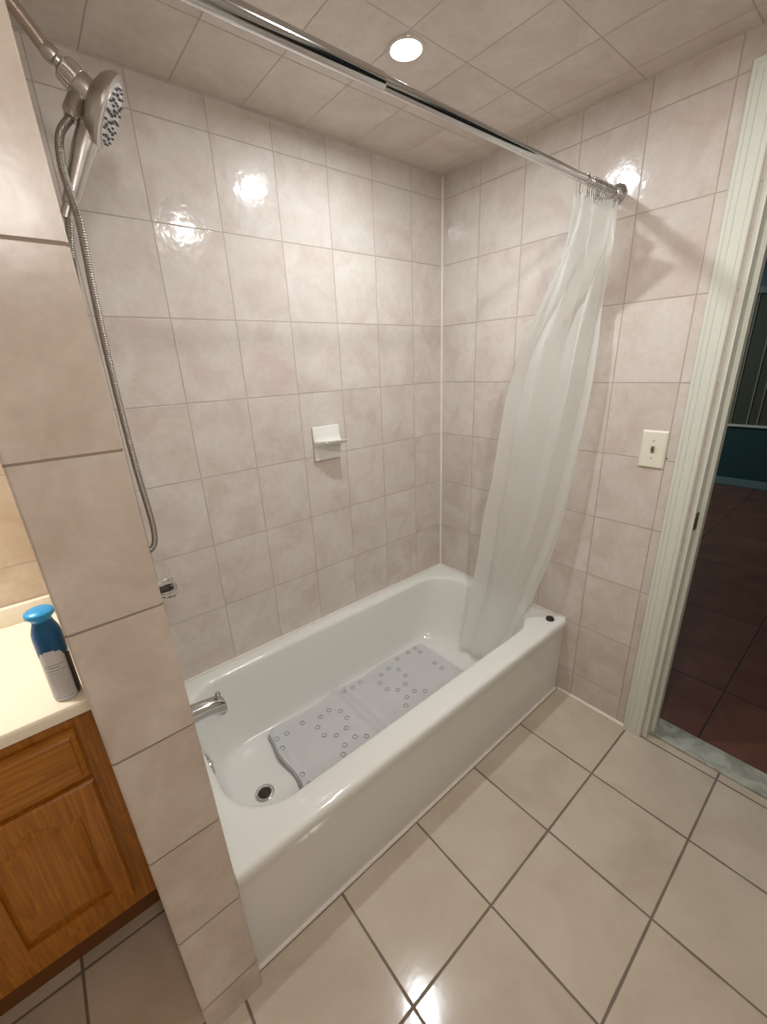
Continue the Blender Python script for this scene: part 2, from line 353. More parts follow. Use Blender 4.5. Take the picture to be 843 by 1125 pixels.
box(bm, 0.0, 0.125, DY0 - 0.014, DY0, 0, DZ, bev=0.0015); box(bm, 0, 0.125, DY1, DY1 + 0.014, 0, DZ, bev=0.0015); box(bm, 0, 0.125, DY1, DY0, DZ - 0.014, DZ, bev=0.0015)
box(bm, 0.046, 0.082, DY0 - 0.027, DY0 - 0.0138, 0, DZ - 0.014, bev=0.002); box(bm, 0.046, 0.082, DY1 + 0.0138, DY1 + 0.027, 0, DZ - 0.014, bev=0.002); box(bm, 0.046, 0.082, DY1 + 0.02, DY0 - 0.02, DZ - 0.027, DZ - 0.0138, bev=0.002)
jamb = struct('door_1', bm, 'white_paint')
bm = bmesh.new(); box(bm, 0.010, 0.036, DY0 - 0.0165, DY0 - 0.0138, 0.895, 0.955, bev=0.001); box(bm, 0.006, 0.012, DY0 - 0.020, DY0 - 0.0138, 0.908, 0.942, bev=0.001)
obj('strike_plate', bm, 'bronze', jamb, label='small dark brass strike plate')
bm = bmesh.new(); box(bm, 0.036, 0.144, DY1 + 0.0, DY0 + 0.0, -0.01, 0.010, bev=0.004); struct('trim_7', bm, 'marble')
# sealant lines
bm = bmesh.new(); tube(bm, [(-0.003, -0.003, 0.385), (-0.003, -0.003, CEIL)], 0.0055, 8); struct('trim_8', bm, 'caulk', True)
bm = bmesh.new(); tube(bm, [(-0.004, -0.745, 0.003), (-0.004, -1.033, 0.003)], 0.0085, 8); struct('trim_9', bm, 'caulk', True)
bm = bmesh.new(); tube(bm, [(-1.474, -0.734, 0.001), (-0.004, -0.734, 0.001)], 0.006, 8); struct('trim_10', bm, 'caulk', True)
bm = bmesh.new(); tube(bm, [(-1.470, -0.003, 0.381), (-0.004, -0.003, 0.381), ], 0.004, 8); tube(bm, [(-0.003, -0.004, 0.381), (-0.003, -0.74, 0.381)], 0.0035, 8); struct('trim_11', bm, 'caulk', True)

# ================================================================ BATHTUB
def rrect(x0, x1, y0, y1, r, z, side=14, arc=8, ybias=None):
    pts = []
    C4 = [(x1 - r, y1 - r, 0), (x0 + r, y1 - r, 90), (x0 + r, y0 + r, 180), (x1 - r, y0 + r, 270)]
    for i, (cx, cy, a0) in enumerate(C4):
        for k in range(arc + 1):
            a = R(a0 + 90 * k / arc); pts.append((cx + r * math.cos(a), cy + r * math.sin(a), z))
        nx, ny, na = C4[(i + 1) % 4]; p0 = Vector(pts[-1]); a = R(na); p1 = Vector((nx + r * math.cos(a), ny + r * math.sin(a), z))
        for k in range(1, side): pts.append(tuple(p0.lerp(p1, k / side)))
    return pts
TX0, TX1, TY0 = -1.4765, -0.001, -0.746
def outer(fy, z, ins=0.0, r=0.002): return rrect(TX0 + ins * 0.3, TX1 - ins * 0.3, fy, -0.001 - ins * 0.3, r + ins, z)
loops = [outer(-0.730, 0.0), outer(-0.731, 0.06), outer(-0.734, 0.20), outer(-0.737, 0.30), outer(-0.742, 0.335), outer(-0.746, 0.350), outer(-0.746, 0.360), outer(-0.7445, 0.369, 0.001), outer(-0.740, 0.3755, 0.003), outer(-0.733, 0.378, 0.005), outer(-0.722, 0.3785, 0.008)]
OX0, OX1, OY0, OY1 = -1.424, -0.066, -0.648, -0.060
FX0, FX1, FY0, FY1 = -1.345, -0.235, -0.575, -0.098
loops.append(rrect(OX0 - 0.014, OX1 + 0.014, OY0 - 0.014, OY1 + 0.014, 0.16, 0.3770))
loops.append(rrect(OX0 - 0.006, OX1 + 0.006, OY0 - 0.006, OY1 + 0.006, 0.155, 0.3745))
prof = [(0, 0), (0.03, 0.03), (0.07, 0.09), (0.13, 0.2), (0.2, 0.34), (0.27, 0.48), (0.34, 0.61), (0.42, 0.73), (0.52, 0.84), (0.64, 0.92), (0.8, 0.98), (1.0, 1.0)]
ZR, ZF = 0.369, 0.052
for f, g in prof:
    loops.append(rrect(OX0 + (FX0 - OX0) * f, OX1 + (FX1 - OX1) * f, OY0 + (FY0 - OY0) * f, OY1 + (FY1 - OY1) * f, 0.152 - 0.02 * f, ZR + (ZF - ZR) * g))
cx, cy = (FX0 + FX1) / 2, (FY0 + FY1) / 2
for s in (0.75, 0.5, 0.25): loops.append([(cx + (p[0] - cx) * s, cy + (p[1] - cy) * s, ZF - 0.002 * (1 - s)) for p in loops[-1 if s == 0.75 else -1]] if s == 0.75 else None) if False else None
bm = bmesh.new(); VL = [[bm.verts.new(p) for p in lp] for lp in loops if lp]
for i in range(len(VL) - 1):
    n = len(VL[i])
    for k in range(n): bm.faces.new((VL[i][k], VL[i][(k + 1) % n], VL[i + 1][(k + 1) % n], VL[i + 1][k]))
last = VL[-1]; n = len(last); bmesh.ops.triangle_fill(bm, use_beauty=True, edges=[e for e in bm.edges if e.verts[0] in set(last) and e.verts[1] in set(last)])
tub_t = thing('bathtub', 'white enamel alcove bathtub set between tiled walls', 'bathtub', (-0.74, -0.37, 0))
obj('tub_body', bm, 'enamel', tub_t, smooth=True, edge=50)
# drain
DRN = (-1.268, -0.343)
bm = bmesh.new(); lathe(bm, [(0, 0.033), (0.0035, 0.033), (0.005, 0.030), (0.0045, 0.024), (0.001, 0.0215), (-0.010, 0.021)], (DRN[0], DRN[1], ZF - 0.001), (0, 0, 1), 32, cap0=False, cap1=False)
dr = obj('drain', bm, 'chrome', tub_t, smooth=True)
bm = bmesh.new(); lathe(bm, [(0, 0.0215), (0.001, 0.0)], (DRN[0], DRN[1], ZF + 0.0006), (0, 0, 1), 24, cap0=False, cap1=False); bmesh.ops.remove_doubles(bm, verts=bm.verts[:], dist=1e-6)
obj('drain_hole', bm, 'dark_metal', dr, label='dark opening of the drain')
for a in (0, 90):
    pass
# overflow plate
bm = bmesh.new(); lathe(bm, [(0, 0.037), (0.004, 0.037), (0.008, 0.032), (0.0095, 0.02), (0.010, 0.001)], (-1.4165, -0.345, 0.310), (1, 0, 0.10), 32, cap1=False)
ov = obj('overflow_plate', bm, 'chrome', tub_t, smooth=True)
bm = bmesh.new(); lathe(bm, [(0.010, 0.0045), (0.013, 0.004)], (-1.4165, -0.345, 0.310), (1, 0, 0.10), 12); obj('plate_screw', bm, 'chrome', ov, smooth=True)

# stopper lying on the deck
bm = bmesh.new(); lathe(bm, [(0, 0.0165), (0.004, 0.0175), (0.009, 0.016), (0.011, 0.011), (0.0105, 0.008), (0.013, 0.006), (0.015, 0.004)], (-0.057, -0.697, 0.3785), (0, 0, 1), 28)
st = obj('drain_stopper', bm, 'dark_metal', smooth=True); tag(st, 'small dark round drain stopper lying on front corner of bathtub rim', 'stopper')

# ================================================================ SPOUT, KNOB
t = thing('tub_spout', 'chrome tub spout with small pull-up knob on tiled wall above the drain', 'faucet', (-1.482, -0.35, 0.52))
bm = bmesh.new()
secs = [(-1.482, 0.0, 0.030, 0.030), (-1.472, 0.0, 0.030, 0.030), (-1.46, 0.0, 0.026, 0.026), (-1.43, -0.001, 0.0235, 0.025), (-1.39, -0.004, 0.022, 0.024), (-1.362, -0.010, 0.022, 0.026), (-1.345, -0.016, 0.021, 0.026), (-1.336, -0.022, 0.018, 0.022), (-1.334, -0.024, 0.008, 0.010)]
rg = []
for x, dz, ry, rz in secs:
    ring = []
    for k in range(28):
        a = 2 * math.pi * k / 28; c_, s_ = math.cos(a), math.sin(a); e = 0.72
        ring.append(bm.verts.new((x, -0.35 + ry * math.copysign(abs(c_) ** e, c_), 0.523 + dz + rz * math.copysign(abs(s_) ** e, s_))))
    rg.append(ring)
for i in range(len(rg) - 1):
    for k in range(28): bm.faces.new((rg[i][k], rg[i][(k + 1) % 28], rg[i + 1][(k + 1) % 28], rg[i + 1][k]))
bm.faces.new(rg[0]); bm.faces.new(rg[-1]); obj('spout_body', bm, 'chrome', t, smooth=True)
bm = bmesh.new(); lathe(bm, [(0, 0.014), (0.022, 0.013), (0.022, 0.010), (0.004, 0.010)], (-1.350, -0.35, 0.497), (0.05, 0, -1), 20, cap0=False, cap1=True); obj('spout_mouth', bm, 'chrome', t, smooth=True)
bm = bmesh.new(); lathe(bm, [(0, 0.004), (0.010, 0.004), (0.012, 0.008), (0.018, 0.009), (0.022, 0.006), (0.023, 0.001)], (-1.352, -0.35, 0.530), (0.1, 0, 1), 16); obj('diverter_knob', bm, 'chrome', t, smooth=True)

t = thing('faucet_handle', 'clear faceted acrylic faucet knob on tiled wall below the hanging hose', 'faucet handle', (-1.484, -0.35, 0.93))
bm = bmesh.new(); lathe(bm, [(0, 0.034), (0.004, 0.034), (0.010, 0.024), (0.022, 0.013), (0.045, 0.011)], (-1.484, -0.35, 0.93), (1, 0, 0), 24); obj('escutcheon', bm, 'chrome', t, smooth=True)
bm = bmesh.new(); lathe(bm, [(0, 0.014), (0.008, 0.022), (0.020, 0.029), (0.034, 0.029), (0.043, 0.025), (0.047, 0.015)], (-1.440, -0.35, 0.93), (1, 0, 0), 10); obj('knob', bm, 'acrylic', t)
bm = bmesh.new(); lathe(bm, [(0, 0.007), (0.03, 0.007), (0.034, 0.005)], (-1.438, -0.35, 0.93), (1, 0, 0), 12); obj('stem', bm, 'dark_metal', t, smooth=True, label='dark stem seen inside the knob')

# ================================================================ SHOWER
SY = -0.35
t = thing('hand_shower', 'brushed nickel hand shower on its arm with long metal hose', 'shower', (-1.49, SY, 2.07))
arm = catmull([(-1.493, SY, 2.085), (-1.462, SY, 2.076), (-1.43, SY, 2.042), (-1.402, SY, 2.003), (-1.394, SY, 1.994)], 8)
bm = bmesh.new(); tube(bm, arm, 0.0115, 16); obj('shower_arm', bm, plain('pale worn chrome', (176, 160, 148), 0.35, 0.75), t, smooth=True)
bm = bmesh.new(); lathe(bm, [(0, 0.033), (0.003, 0.033), (0.010, 0.022), (0.013, 0.013)], (-1.494, SY, 2.085), (1, 0, -0.2), 24); obj('wall_flange', bm, 'nickel', t, smooth=True)
ax = Vector((0.73, 0, -0.68)).normalized(); j = Vector((-1.402, SY, 2.003))
bm = bmesh.new(); lathe(bm, [(0, 0.0125), (0.004, 0.0145), (0.018, 0.0145), (0.02, 0.011), (0.028, 0.011)], j, ax, 20); obj('coupling', bm, 'nickel', t, smooth=True)
bm = bmesh.new(); prf = [(0.026, 0.014), (0.030, 0.0205), (0.052, 0.0225), (0.054, 0.021)]
lathe(bm, prf, j, ax, 24)
x_, y_, a_ = frame_from(ax)
for k in range(18):
    q = 2 * math.pi * k / 18; d = x_ * math.cos(q) + y_ * math.sin(q)
    tube(bm, [j + ax * 0.032 + d * 0.0205, j + ax * 0.051 + d * 0.0222], 0.0018, 6)
obj('ribbed_nut', bm, 'nickel', t, smooth=True)
bm = bmesh.new(); lathe(bm, [(0.053, 0.022), (0.056, 0.0235), (0.077, 0.0245), (0.079, 0.0225)], j, ax, 28); obj('diverter_body', bm, 'nickel', t, smooth=True)
bm = bmesh.new(); lathe(bm, [(0.0785, 0.0215), (0.083, 0.0235), (0.084, 0.020)], j, ax, 28); obj('seal_ring', bm, 'black', t, smooth=True, label='black seal ring')
# bracket outlet for the hose, below the diverter
bdir = Vector((-0.50, -0.1, -0.86)).normalized(); bo = j + ax * 0.066 + Vector((-0.012, 0, -0.016))
bm = bmesh.new(); lathe(bm, [(0, 0.013), (0.006, 0.016), (0.034, 0.016), (0.036, 0.012), (0.044, 0.011)], bo, bdir, 20); obj('hose_outlet', bm, 'nickel', t, smooth=True)
# head: disc with long handle
hn = Vector((0.845, -0.22, -0.4875)).normalized()                    # spray direction
hd = Vector((-0.50, 0.0, -0.866)); hd = (hd - hn * hd.dot(hn)).normalized()   # handle direction down
hs = hn.cross(hd).normalized()
hc = Vector((-1.3235, SY - 0.002, 1.929))
def hp(a, s, n_): return hc + hd * a + hs * s + hn * n_
bm = bmesh.new(); seg = 40; rings = []
# disc lofted along normal
for n_, r in [(-0.030, 0.020), (-0.027, 0.036), (-0.018, 0.053), (-0.008, 0.062), (0.0, 0.0645), (0.005, 0.063), (0.007, 0.058)]:
    rings.append([bm.verts.new(hp(r * 1.08 * math.cos(2 * math.pi * k / seg), r * math.sin(2 * math.pi * k / seg), n_)) for k in range(seg)])
for i in range(len(rings) - 1):
    for k in range(seg): bm.faces.new((rings[i][k], rings[i][(k + 1) % seg], rings[i + 1][(k + 1) % seg], rings[i + 1][k]))
bm.faces.new(rings[0]); bm.faces.new(rings[-1])
head = obj('shower_head', bm, 'nickel', t, smooth=True)
bm = bmesh.new(); lathe(bm, [(0.0065, 0.056), (0.0085, 0.055), (0.0088, 0.0)], hc, hn, 40, cap1=False, cap0=False); bmesh.ops.remove_doubles(bm, verts=bm.verts[:], dist=1e-6)
obj('face_plate', bm, plain('pale spray face', (196, 194, 190), 0.3, 0.3), head, smooth=True, label='pale spray face')
bm = bmesh.new()
spots = []
for rr, cnt, sz in ((0.048, 20, 0.0024), (0.037, 10, 0.0034), (0.024, 10, 0.0024), (0.011, 5, 0.0034)):
    for k in range(cnt):
        q = 2 * math.pi * k / cnt; spots.append((rr * math.cos(q), rr * math.sin(q), sz))
for a, s, sz in spots: lathe(bm, [(0.0085, sz), (0.0125, sz * 0.8)], hp(a, s, 0), hn, 8)
obj('nozzles', bm, 'dark_rubber', head, smooth=True)
# connector between diverter and head
bm = bmesh.new(); lathe(bm, [(0, 0.0195), (0.014, 0.0195)], j + ax * 0.078, ax, 20); obj('head_dock', bm, 'nickel', t, smooth=True)
# handle
HP1, HP2, HP3, HP4 = (Vector(p) for p in ((-1.374, SY, 1.868), (-1.389, SY, 1.836), (-1.408, SY, 1.795), (-1.422, SY, 1.766)))
hpts = [hp(0.02, 0, -0.014), HP1, HP2, HP3, HP4]
hl = catmull(hpts, 6); n = len(hl); bm = bmesh.new()
tube(bm, hl, [0.0215 - 0.0085 * min(1, i / n * 1.15) for i in range(n)], 18)
obj('handle', bm, 'nickel', t, smooth=True)
hend = hl[-1]
bm = bmesh.new(); tube(bm, [hend - (hl[-1] - hl[-3]).normalized() * 0.002, hend + (hl[-1] - hl[-3]).normalized() * 0.026], 0.0105, 14); obj('hose_nut', bm, 'nickel', t, smooth=True)
h0 = hend + (hl[-1] - hl[-3]).normalized() * 0.02
# hose: from the outlet, down behind, loop, back up to the handle
A0 = bo + bdir * 0.038
hp_pts = [tuple(A0), (-1.411, SY - 0.010, 1.874), (-1.420, SY - 0.014, 1.832), (-1.420, SY - 0.020, 1.79), (-1.4165, SY - 0.024, 1.745), (-1.416, SY - 0.018, 1.70), (-1.418, SY - 0.004, 1.62), (-1.420, SY, 1.50), (-1.420, SY, 1.38), (-1.418, SY, 1.25), (-1.4135, SY, 1.15), (-1.4125, SY, 1.10), (-1.417, SY, 1.063), (-1.430, SY - 0.003, 1.047), (-1.445, SY - 0.008, 1.052), (-1.456, SY - 0.012, 1.09), (-1.461, SY - 0.015, 1.17), (-1.460, SY - 0.016, 1.30), (-1.456, SY - 0.012, 1.45), (-1.448, SY - 0.006, 1.58), (-1.440, SY, 1.68), (-1.430, SY, 1.735), tuple(h0)]
cl = catmull(hp_pts, 60)
L = [0]
for i in range(1, len(cl)): L.append(L[-1] + (cl[i] - cl[i - 1]).length)
step = 0.0011; pts = []; i = 0; s = 0
while s < L[-1]:
    while L[i + 1] < s: i += 1
    pts.append(cl[i].lerp(cl[i + 1], (s - L[i]) / max(1e-9, L[i + 1] - L[i]))); s += step
bm = bmesh.new(); tube(bm, pts, [0.0074 if (k % 4) < 2 else 0.0064 for k in range(len(pts))], 10)
obj('hose', bm, plain('steel hose', (156, 149, 141), 0.36, 0.85), t, smooth=True, edge=80, label='ribbed steel hose')

# ================================================================ SOAP DISH
t = thing('soap_dish', 'white ceramic soap dish mounted on the long tiled back wall', 'soap dish', (-0.6825, 0, 1.10))
bm = bmesh.new(); x0, x1, z0, z1 = -0.745, -0.622, 1.100, 1.232
# side profile (y outwards, z) swept along x, thicker lip at the shelf
pr = [(0.0, z0), (-0.012, z0), (-0.014, z0 + 0.05), (-0.018, z0 + 0.056), (-0.05, z0 + 0.062), (-0.066, z0 + 0.071), (-0.068, z0 + 0.078), (-0.062, z0 + 0.079), (-0.045, z0 + 0.072), (-0.024, z0 + 0.070), (-0.015, z0 + 0.078), (-0.010, z0 + 0.095), (-0.009, z1 - 0.004), (-0.006, z1), (0.0, z1)]
NX = 24; rg = []
for i in range(NX + 1):
    f = i / NX; x = x0 + (x1 - x0) * f; e = math.sin(math.pi / 2 * f) ** 0.75
    ring = []
    for y, z in pr:
        yy = y if y > -0.02 else -0.015 + (y + 0.015) * (0.12 + 0.98 * e)
        if i in (0, NX): yy *= 0.93
        ring.append(bm.verts.new((x, yy, z)))
    rg.append(ring)
for i in range(NX):
    for k in range(len(pr)): bm.faces.new((rg[i][k], rg[i][(k + 1) % len(pr)], rg[i + 1][(k + 1) % len(pr)], rg[i + 1][k]))
bm.faces.new(rg[0]); bm.faces.new(rg[-1]); obj('dish_body', bm, 'ceramic', t, smooth=True, edge=50)
bm = bmesh.new()
for k in range(4): box(bm, -0.715 + k * 0.021, -0.708 + k * 0.021, -0.055, -0.026, z0 + 0.069, z0 + 0.0755, bev=0.002)
obj('soap_ridges', bm, 'ceramic', t, smooth=True)

# ================================================================ LIGHT SWITCH
t = thing('light_switch', 'ivory toggle light switch on tiled wall beside the doorway', 'light switch', (0, -0.9605, 1.149))
y0, y1, z0, z1 = -0.999, -0.922, 1.087, 1.212
bm = bmesh.new(); a = [bm.verts.new(p) for p in ((0, y0, z0), (0, y1, z0), (0, y1, z1), (0, y0, z1))]; c = [bm.verts.new(p) for p in ((-0.003, y0, z0), (-0.003, y1, z0), (-0.003, y1, z1), (-0.003, y0, z1))]; d = [bm.verts.new(p) for p in ((-0.007, y0 + .005, z0 + .005), (-0.007, y1 - .005, z0 + .005), (-0.007, y1 - .005, z1 - .005), (-0.007, y0 + .005, z1 - .005))]
bm.faces.new(a); bm.faces.new(d)
for P0, P1 in ((a, c), (c, d)):
    for k in range(4): bm.faces.new((P0[k], P0[(k + 1) % 4], P1[(k + 1) % 4], P1[k]))
obj('cover_plate', bm, 'plastic', t)
bm = bmesh.new(); box(bm, -0.0078, -0.006, -0.9655, -0.9555, 1.137, 1.161); obj('toggle_slot', bm, plain('shadowed slot', (150, 146, 128), 0.6), t, label='toggle slot')
bm = bmesh.new(); vs = [bm.verts.new(p) for p in [(-0.007, -0.9645, 1.143), (-0.007, -0.9565, 1.143), (-0.007, -0.9565, 1.156), (-0.007, -0.9645, 1.156), (-0.019, -0.963, 1.156), (-0.019, -0.958, 1.156), (-0.017, -0.958, 1.163), (-0.017, -0.963, 1.163)]]
for f in [(0, 1, 2, 3), (4, 7, 6, 5), (0, 4, 5, 1), (1, 5, 6, 2), (2, 6, 7, 3), (3, 7, 4, 0)]: bm.faces.new([vs[i] for i in f])
obj('toggle', bm, plain('worn toggle', (120, 112, 92), 0.5), t, label='grey worn toggle')
for z in (1.120, 1.179):
    bm = bmesh.new(); lathe(bm, [(0, 0.0034), (0.0012, 0.003)], (-0.007, -0.9605, z), (-1, 0, 0), 12); obj('screw', bm, plain('painted screw', (190, 186, 166), 0.5), t, smooth=True)
bm = bmesh.new(); lathe(bm, [(0, 0.0028), (0.001, 0.002)], (0, -1.0035, 1.124), (-1, 0, 0), 8)
k = obj('wall_anchor', bm, 'black'); tag(k, 'tiny dark hole plug in tile grout at lower right of the switch', 'plug')

# ================================================================ ROD, RINGS, CURTAIN
RY, RZ = -0.736, 1.925
t = thing('shower_rod', 'chrome telescoping shower curtain rod spanning the tub', 'curtain rod', (-0.75, RY, RZ))
bm = bmesh.new(); lathe(bm, [(0, 0.0135), (0.520, 0.0135), (0.523, 0.0120)], (-1.478, RY, RZ), (1, 0, 0), 28); obj('wide_tube', bm, 'chrome', t, smooth=True)
bm = bmesh.new(); lathe(bm, [(0, 0.0115), (0.945, 0.0115)], (-0.96, RY, RZ), (1, 0, 0), 28); obj('narrow_tube', bm, 'chrome', t, smooth=True)
for x, s in ((0.0, -1), (-1.4915, 1)):
    bm = bmesh.new(); lathe(bm, [(0, 0.029), (0.003, 0.030), (0.008, 0.028), (0.014, 0.019), (0.030, 0.0165), (0.032, 0.0135)], (x, RY, RZ), (s, 0, 0), 30); obj('end_flange', bm, 'chrome', t, smooth=True)
# rings
rx = [-0.205, -0.160, -0.146, -0.132, -0.120, -0.106, -0.094, -0.082, -0.068, -0.056, -0.044, -0.034]
ring_top = []
for i, x in enumerate(rx):
    bm = bmesh.new(); tilt = (0 if i == 0 else random.uniform(-0.25, 0.25)); s = tilt
    P = []
    for k in range(28):
        a = 2 * math.pi * k / 28; yy = 0.016 * math.sin(a); zz = 0.029 * math.cos(a) - 0.0145
        P.append((x + zz * s * 0.4, RY + yy + zz * random.uniform(-0.0, 0.0), RZ + zz))
    tube(bm, P, 0.0014, 7, closed=True)
    for k in range(5):
        q = R(-40 + 20 * k); yy = 0.0163 * math.sin(q); zz = 0.0290 * math.cos(q) - 0.0145
        if k in (0, 1, 3, 4): lathe(bm, [(-0.0022, 0.001), (-0.0015, 0.0028), (0.0015, 0.0028), (0.0022, 0.001)], (x + zz * s * 0.4, RY + yy, RZ + zz), (0, math.cos(q), -math.sin(q)), 10)
    o = obj('curtain_ring', bm, 'chrome', smooth=True)
    tag(o, 'single chrome roller ring hanging left of the bunched rings on the rod' if i == 0 else 'chrome roller ring bunched above the curtain, %s from the tiled end wall' % ('nearest' if i == 11 else ('', 'second', 'third', 'fourth', 'fifth', 'sixth', 'seventh', 'eighth', 'ninth', 'tenth', 'eleventh')[11 - i]), 'curtain ring', 'chrome roller rings on the shower rod')

def interp(tab, t):
    for i in range(len(tab) - 1):
        if t <= tab[i + 1][0] or i == len(tab) - 2:
            a, b_ = tab[i], tab[i + 1]; f = (t - a[0]) / (b_[0] - a[0]); f = max(0, min(1, f))
            return Vector(a[1]).lerp(Vector(b_[1]), f)
def smooth_tab(tab, n=10):
    pts = catmull([(p[0],) + tuple() if False else (p[1][0], p[1][1], p[1][2]) for p in tab], n); m = len(pts) - 1
    ts = []
    for i in range(len(tab) - 1):
        for k in range(n): ts.append(tab[i][0] + (tab[i + 1][0] - tab[i][0]) * k / n)
    ts.append(tab[-1][0]); return list(zip(ts, pts))
LE = smooth_tab([(0, (-0.262, -0.735, 1.878)), (0.05, (-0.20, -0.695, 1.80)), (0.15, (-0.135, -0.628, 1.700)), (0.25, (-0.112, -0.560, 1.585)), (0.33, (-0.11, -0.500, 1.46)), (0.42, (-0.11, -0.460, 1.33)), (0.53, (-0.11, -0.430, 1.15)), (0.64, (-0.11, -0.402, 0.95)), (0.73, (-0.11, -0.370, 0.79)), (0.82, (-0.115, -0.353, 0.59)), (0.91, (-0.14, -0.333, 0.36)), (1.0, (-0.20, -0.315, 0.10))])
RE = smooth_tab([(0, (-0.020, -0.752, 1.898)), (0.05, (-0.035, -0.760, 1.80)), (0.15, (-0.045, -0.758, 1.700)), (0.25, (-0.048, -0.753, 1.60)), (0.33, (-0.05, -0.756, 1.484)), (0.42, (-0.05, -0.753, 1.336)), (0.53, (-0.052, -0.741, 1.176)), (0.64, (-0.060, -0.724, 0.965)), (0.73, (-0.075, -0.694, 0.720)), (0.82, (-0.095, -0.640, 0.495)), (0.88, (-0.115, -0.628, 0.400)), (0.94, (-0.155, -0.592, 0.25)), (1.0, (-0.20, -0.56, 0.14))])
def clamp_tub(p):
    if p.z > 0.46: return p
    g = max(0.0, min(1.0, (ZR - p.z) / (ZR - ZF))); f = 0
    for k in range(len(prof) - 1):
        if prof[k][1] <= g <= prof[k + 1][1]: f = prof[k][0] + (prof[k + 1][0] - prof[k][0]) * (g - prof[k][1]) / (prof[k + 1][1] - prof[k][1]); break
    w_ = max(0, min(1, (0.46 - p.z) / 0.07)); m_ = 0.007
    x1 = OX1 + (FX1 - OX1) * f - m_; y0 = OY0 + (FY0 - OY0) * f + m_; r = 0.152 - 0.02 * f
    q = p.copy(); q.x = min(q.x, x1); q.y = max(q.y, y0)
    dx, dy = q.x - (x1 - r), (y0 + r) - q.y
    if dx > 0 and dy > 0:
        d = math.hypot(dx, dy)
        if d > r: q.x = x1 - r + dx * r / d; q.y = y0 + r - dy * r / d
    q.z = max(q.z, ZF + 0.02)
    return p.lerp(q, w_)
bm = bmesh.new(); NS, NT = 180, 110; grid = []
NF = 3.2
for it in range(NT + 1):
    t_ = it / NT; Lp = interp(LE, t_); Rp = interp(RE, t_); row = []
    ch = Rp - Lp; hor = Vector((ch.x, ch.y, 0)).normalized(); nr = Vector((hor.y, -hor.x, 0))
    for i_ in range(NS + 1):
        s_ = i_ / NS
        # folds: tight zigzag at the top that relaxes downward
        ph = 2 * math.pi * (NF * (s_ ** (1.0 - 0.25 * t_)) + 0.25 * math.sin(3.1 * t_ + 5 * s_))
        amp = (0.022 * (1 - t_) + 0.030) * (0.45 + 0.55 * min(1, t_ * 8)) * (0.65 + 0.35 * math.sin(7.3 * s_ + 1.0))
        amp *= min(1, 14 * s_ + 0.15) * min(1, 14 * (1 - s_) + 0.15)
        if t_ > 0.85: amp *= 1 - 0.5 * (t_ - 0.85) / 0.15
        p = Lp.lerp(Rp, s_) + nr * amp * math.sin(ph) + hor * amp * 0.35 * math.sin(2 * ph)
        sc = noise.noise(Vector((s_ * 6, t_ * 9, 3.0))) * 0.006
        p = p + nr * sc
        p.x = min(p.x, -0.012)
        if t_ > 0.84:      # slides over the inner edge of the tub
            pass
        row.append(bm.verts.new(clamp_tub(p)))
    grid.append(row)
for it in range(NT):
    for i_ in range(NS): bm.faces.new((grid[it][i_], grid[it][i_ + 1], grid[it + 1][i_ + 1], grid[it + 1][i_]))
cu = obj('shower_curtain', bm, 'curtain', smooth=True, edge=180)
tag(cu, 'translucent white vinyl shower curtain gathered at rod end and draped into the tub', 'shower curtain')

# ================================================================ BATH MAT
MX0, MX1, MY0, MY1 = -1.160, -0.286, -0.565, -0.118
def mz(x, y):
    z = ZF + 0.0078
    z += 0.007 * math.exp(-((x + 0.80) / 0.035) ** 2)
    z += 0.012 * max(0, 1 - (x - MX0) / 0.05) ** 1.5 * (0.7 + 0.3 * math.sin(40 * y))
    d = max(0, (y - (FY1 - 0.045)) / 0.045); z += 0.006 * d * d
    d = max(0, ((FY0 + 0.03) - y) / 0.05); z += 0.01 * d * d
    return z + 0.0015 * noise.noise(Vector((x * 12, y * 12, 0)))
t = thing('bath_mat', 'grey rubber bath mat with round suction cups on tub bottom', 'bath mat', (-0.72, -0.34, ZF))
bm = bmesh.new(); NX, NY = 90, 44; top = []; bot = []
def mxy(i, jj):
    fx, fy = i / NX, jj / NY; x = MX0 + (MX1 - MX0) * fx; y = MY0 + (MY1 - MY0) * fy
    # rounded corners
    r = 0.035; dx = max(0, r - (x - MX0), r - (MX1 - x)); dy = max(0, r - (y - MY0), r - (MY1 - y))
    if dx > 0 and dy > 0:
        d = math.hypot(dx, dy)
        m_ = max(dx, dy)
        k_ = m_ / d if d > 0 else 1
        ndx, ndy = dx * k_, dy * k_
        x += (dx - ndx) * (1 if x < (MX0 + MX1) / 2 else -1); y += (dy - ndy) * (1 if y < (MY0 + MY1) / 2 else -1)
    if fy > 0.999: y += 0.004 * math.sin(x * 21) + 0.005 * math.exp(-((x + 0.83) / 0.03) ** 2)
    if fx < 0.001: x += 0.006 * math.sin(y * 30)
    return x, y
for i in range(NX + 1):
    a = []; c = []
    for jj in range(NY + 1):
        x, y = mxy(i, jj); z = mz(x, y); a.append(bm.verts.new((x, y, z))); c.append(bm.verts.new((x, y, z - 0.0045)))
    top.append(a); bot.append(c)
for i in range(NX):
    for jj in range(NY):
        bm.faces.new((top[i][jj], top[i + 1][jj], top[i + 1][jj + 1], top[i][jj + 1])); bm.faces.new((bot[i][jj], bot[i][jj + 1], bot[i + 1][jj + 1], bot[i + 1][jj]))
for i in range(NX):
    bm.faces.new((top[i][0], bot[i][0], bot[i + 1][0], top[i + 1][0])); bm.faces.new((top[i][NY], top[i + 1][NY], bot[i + 1][NY], bot[i][NY]))
for jj in range(NY):
    bm.faces.new((top[0][jj], top[0][jj + 1], bot[0][jj + 1], bot[0][jj])); bm.faces.new((top[NX][jj], bot[NX][jj], bot[NX][jj + 1], top[NX][jj + 1]))
obj('mat_sheet', bm, 'mat', t, smooth=True, edge=50)
bm = bmesh.new(); e = [mxy(0, jj) for jj in range(2, NY - 1)]
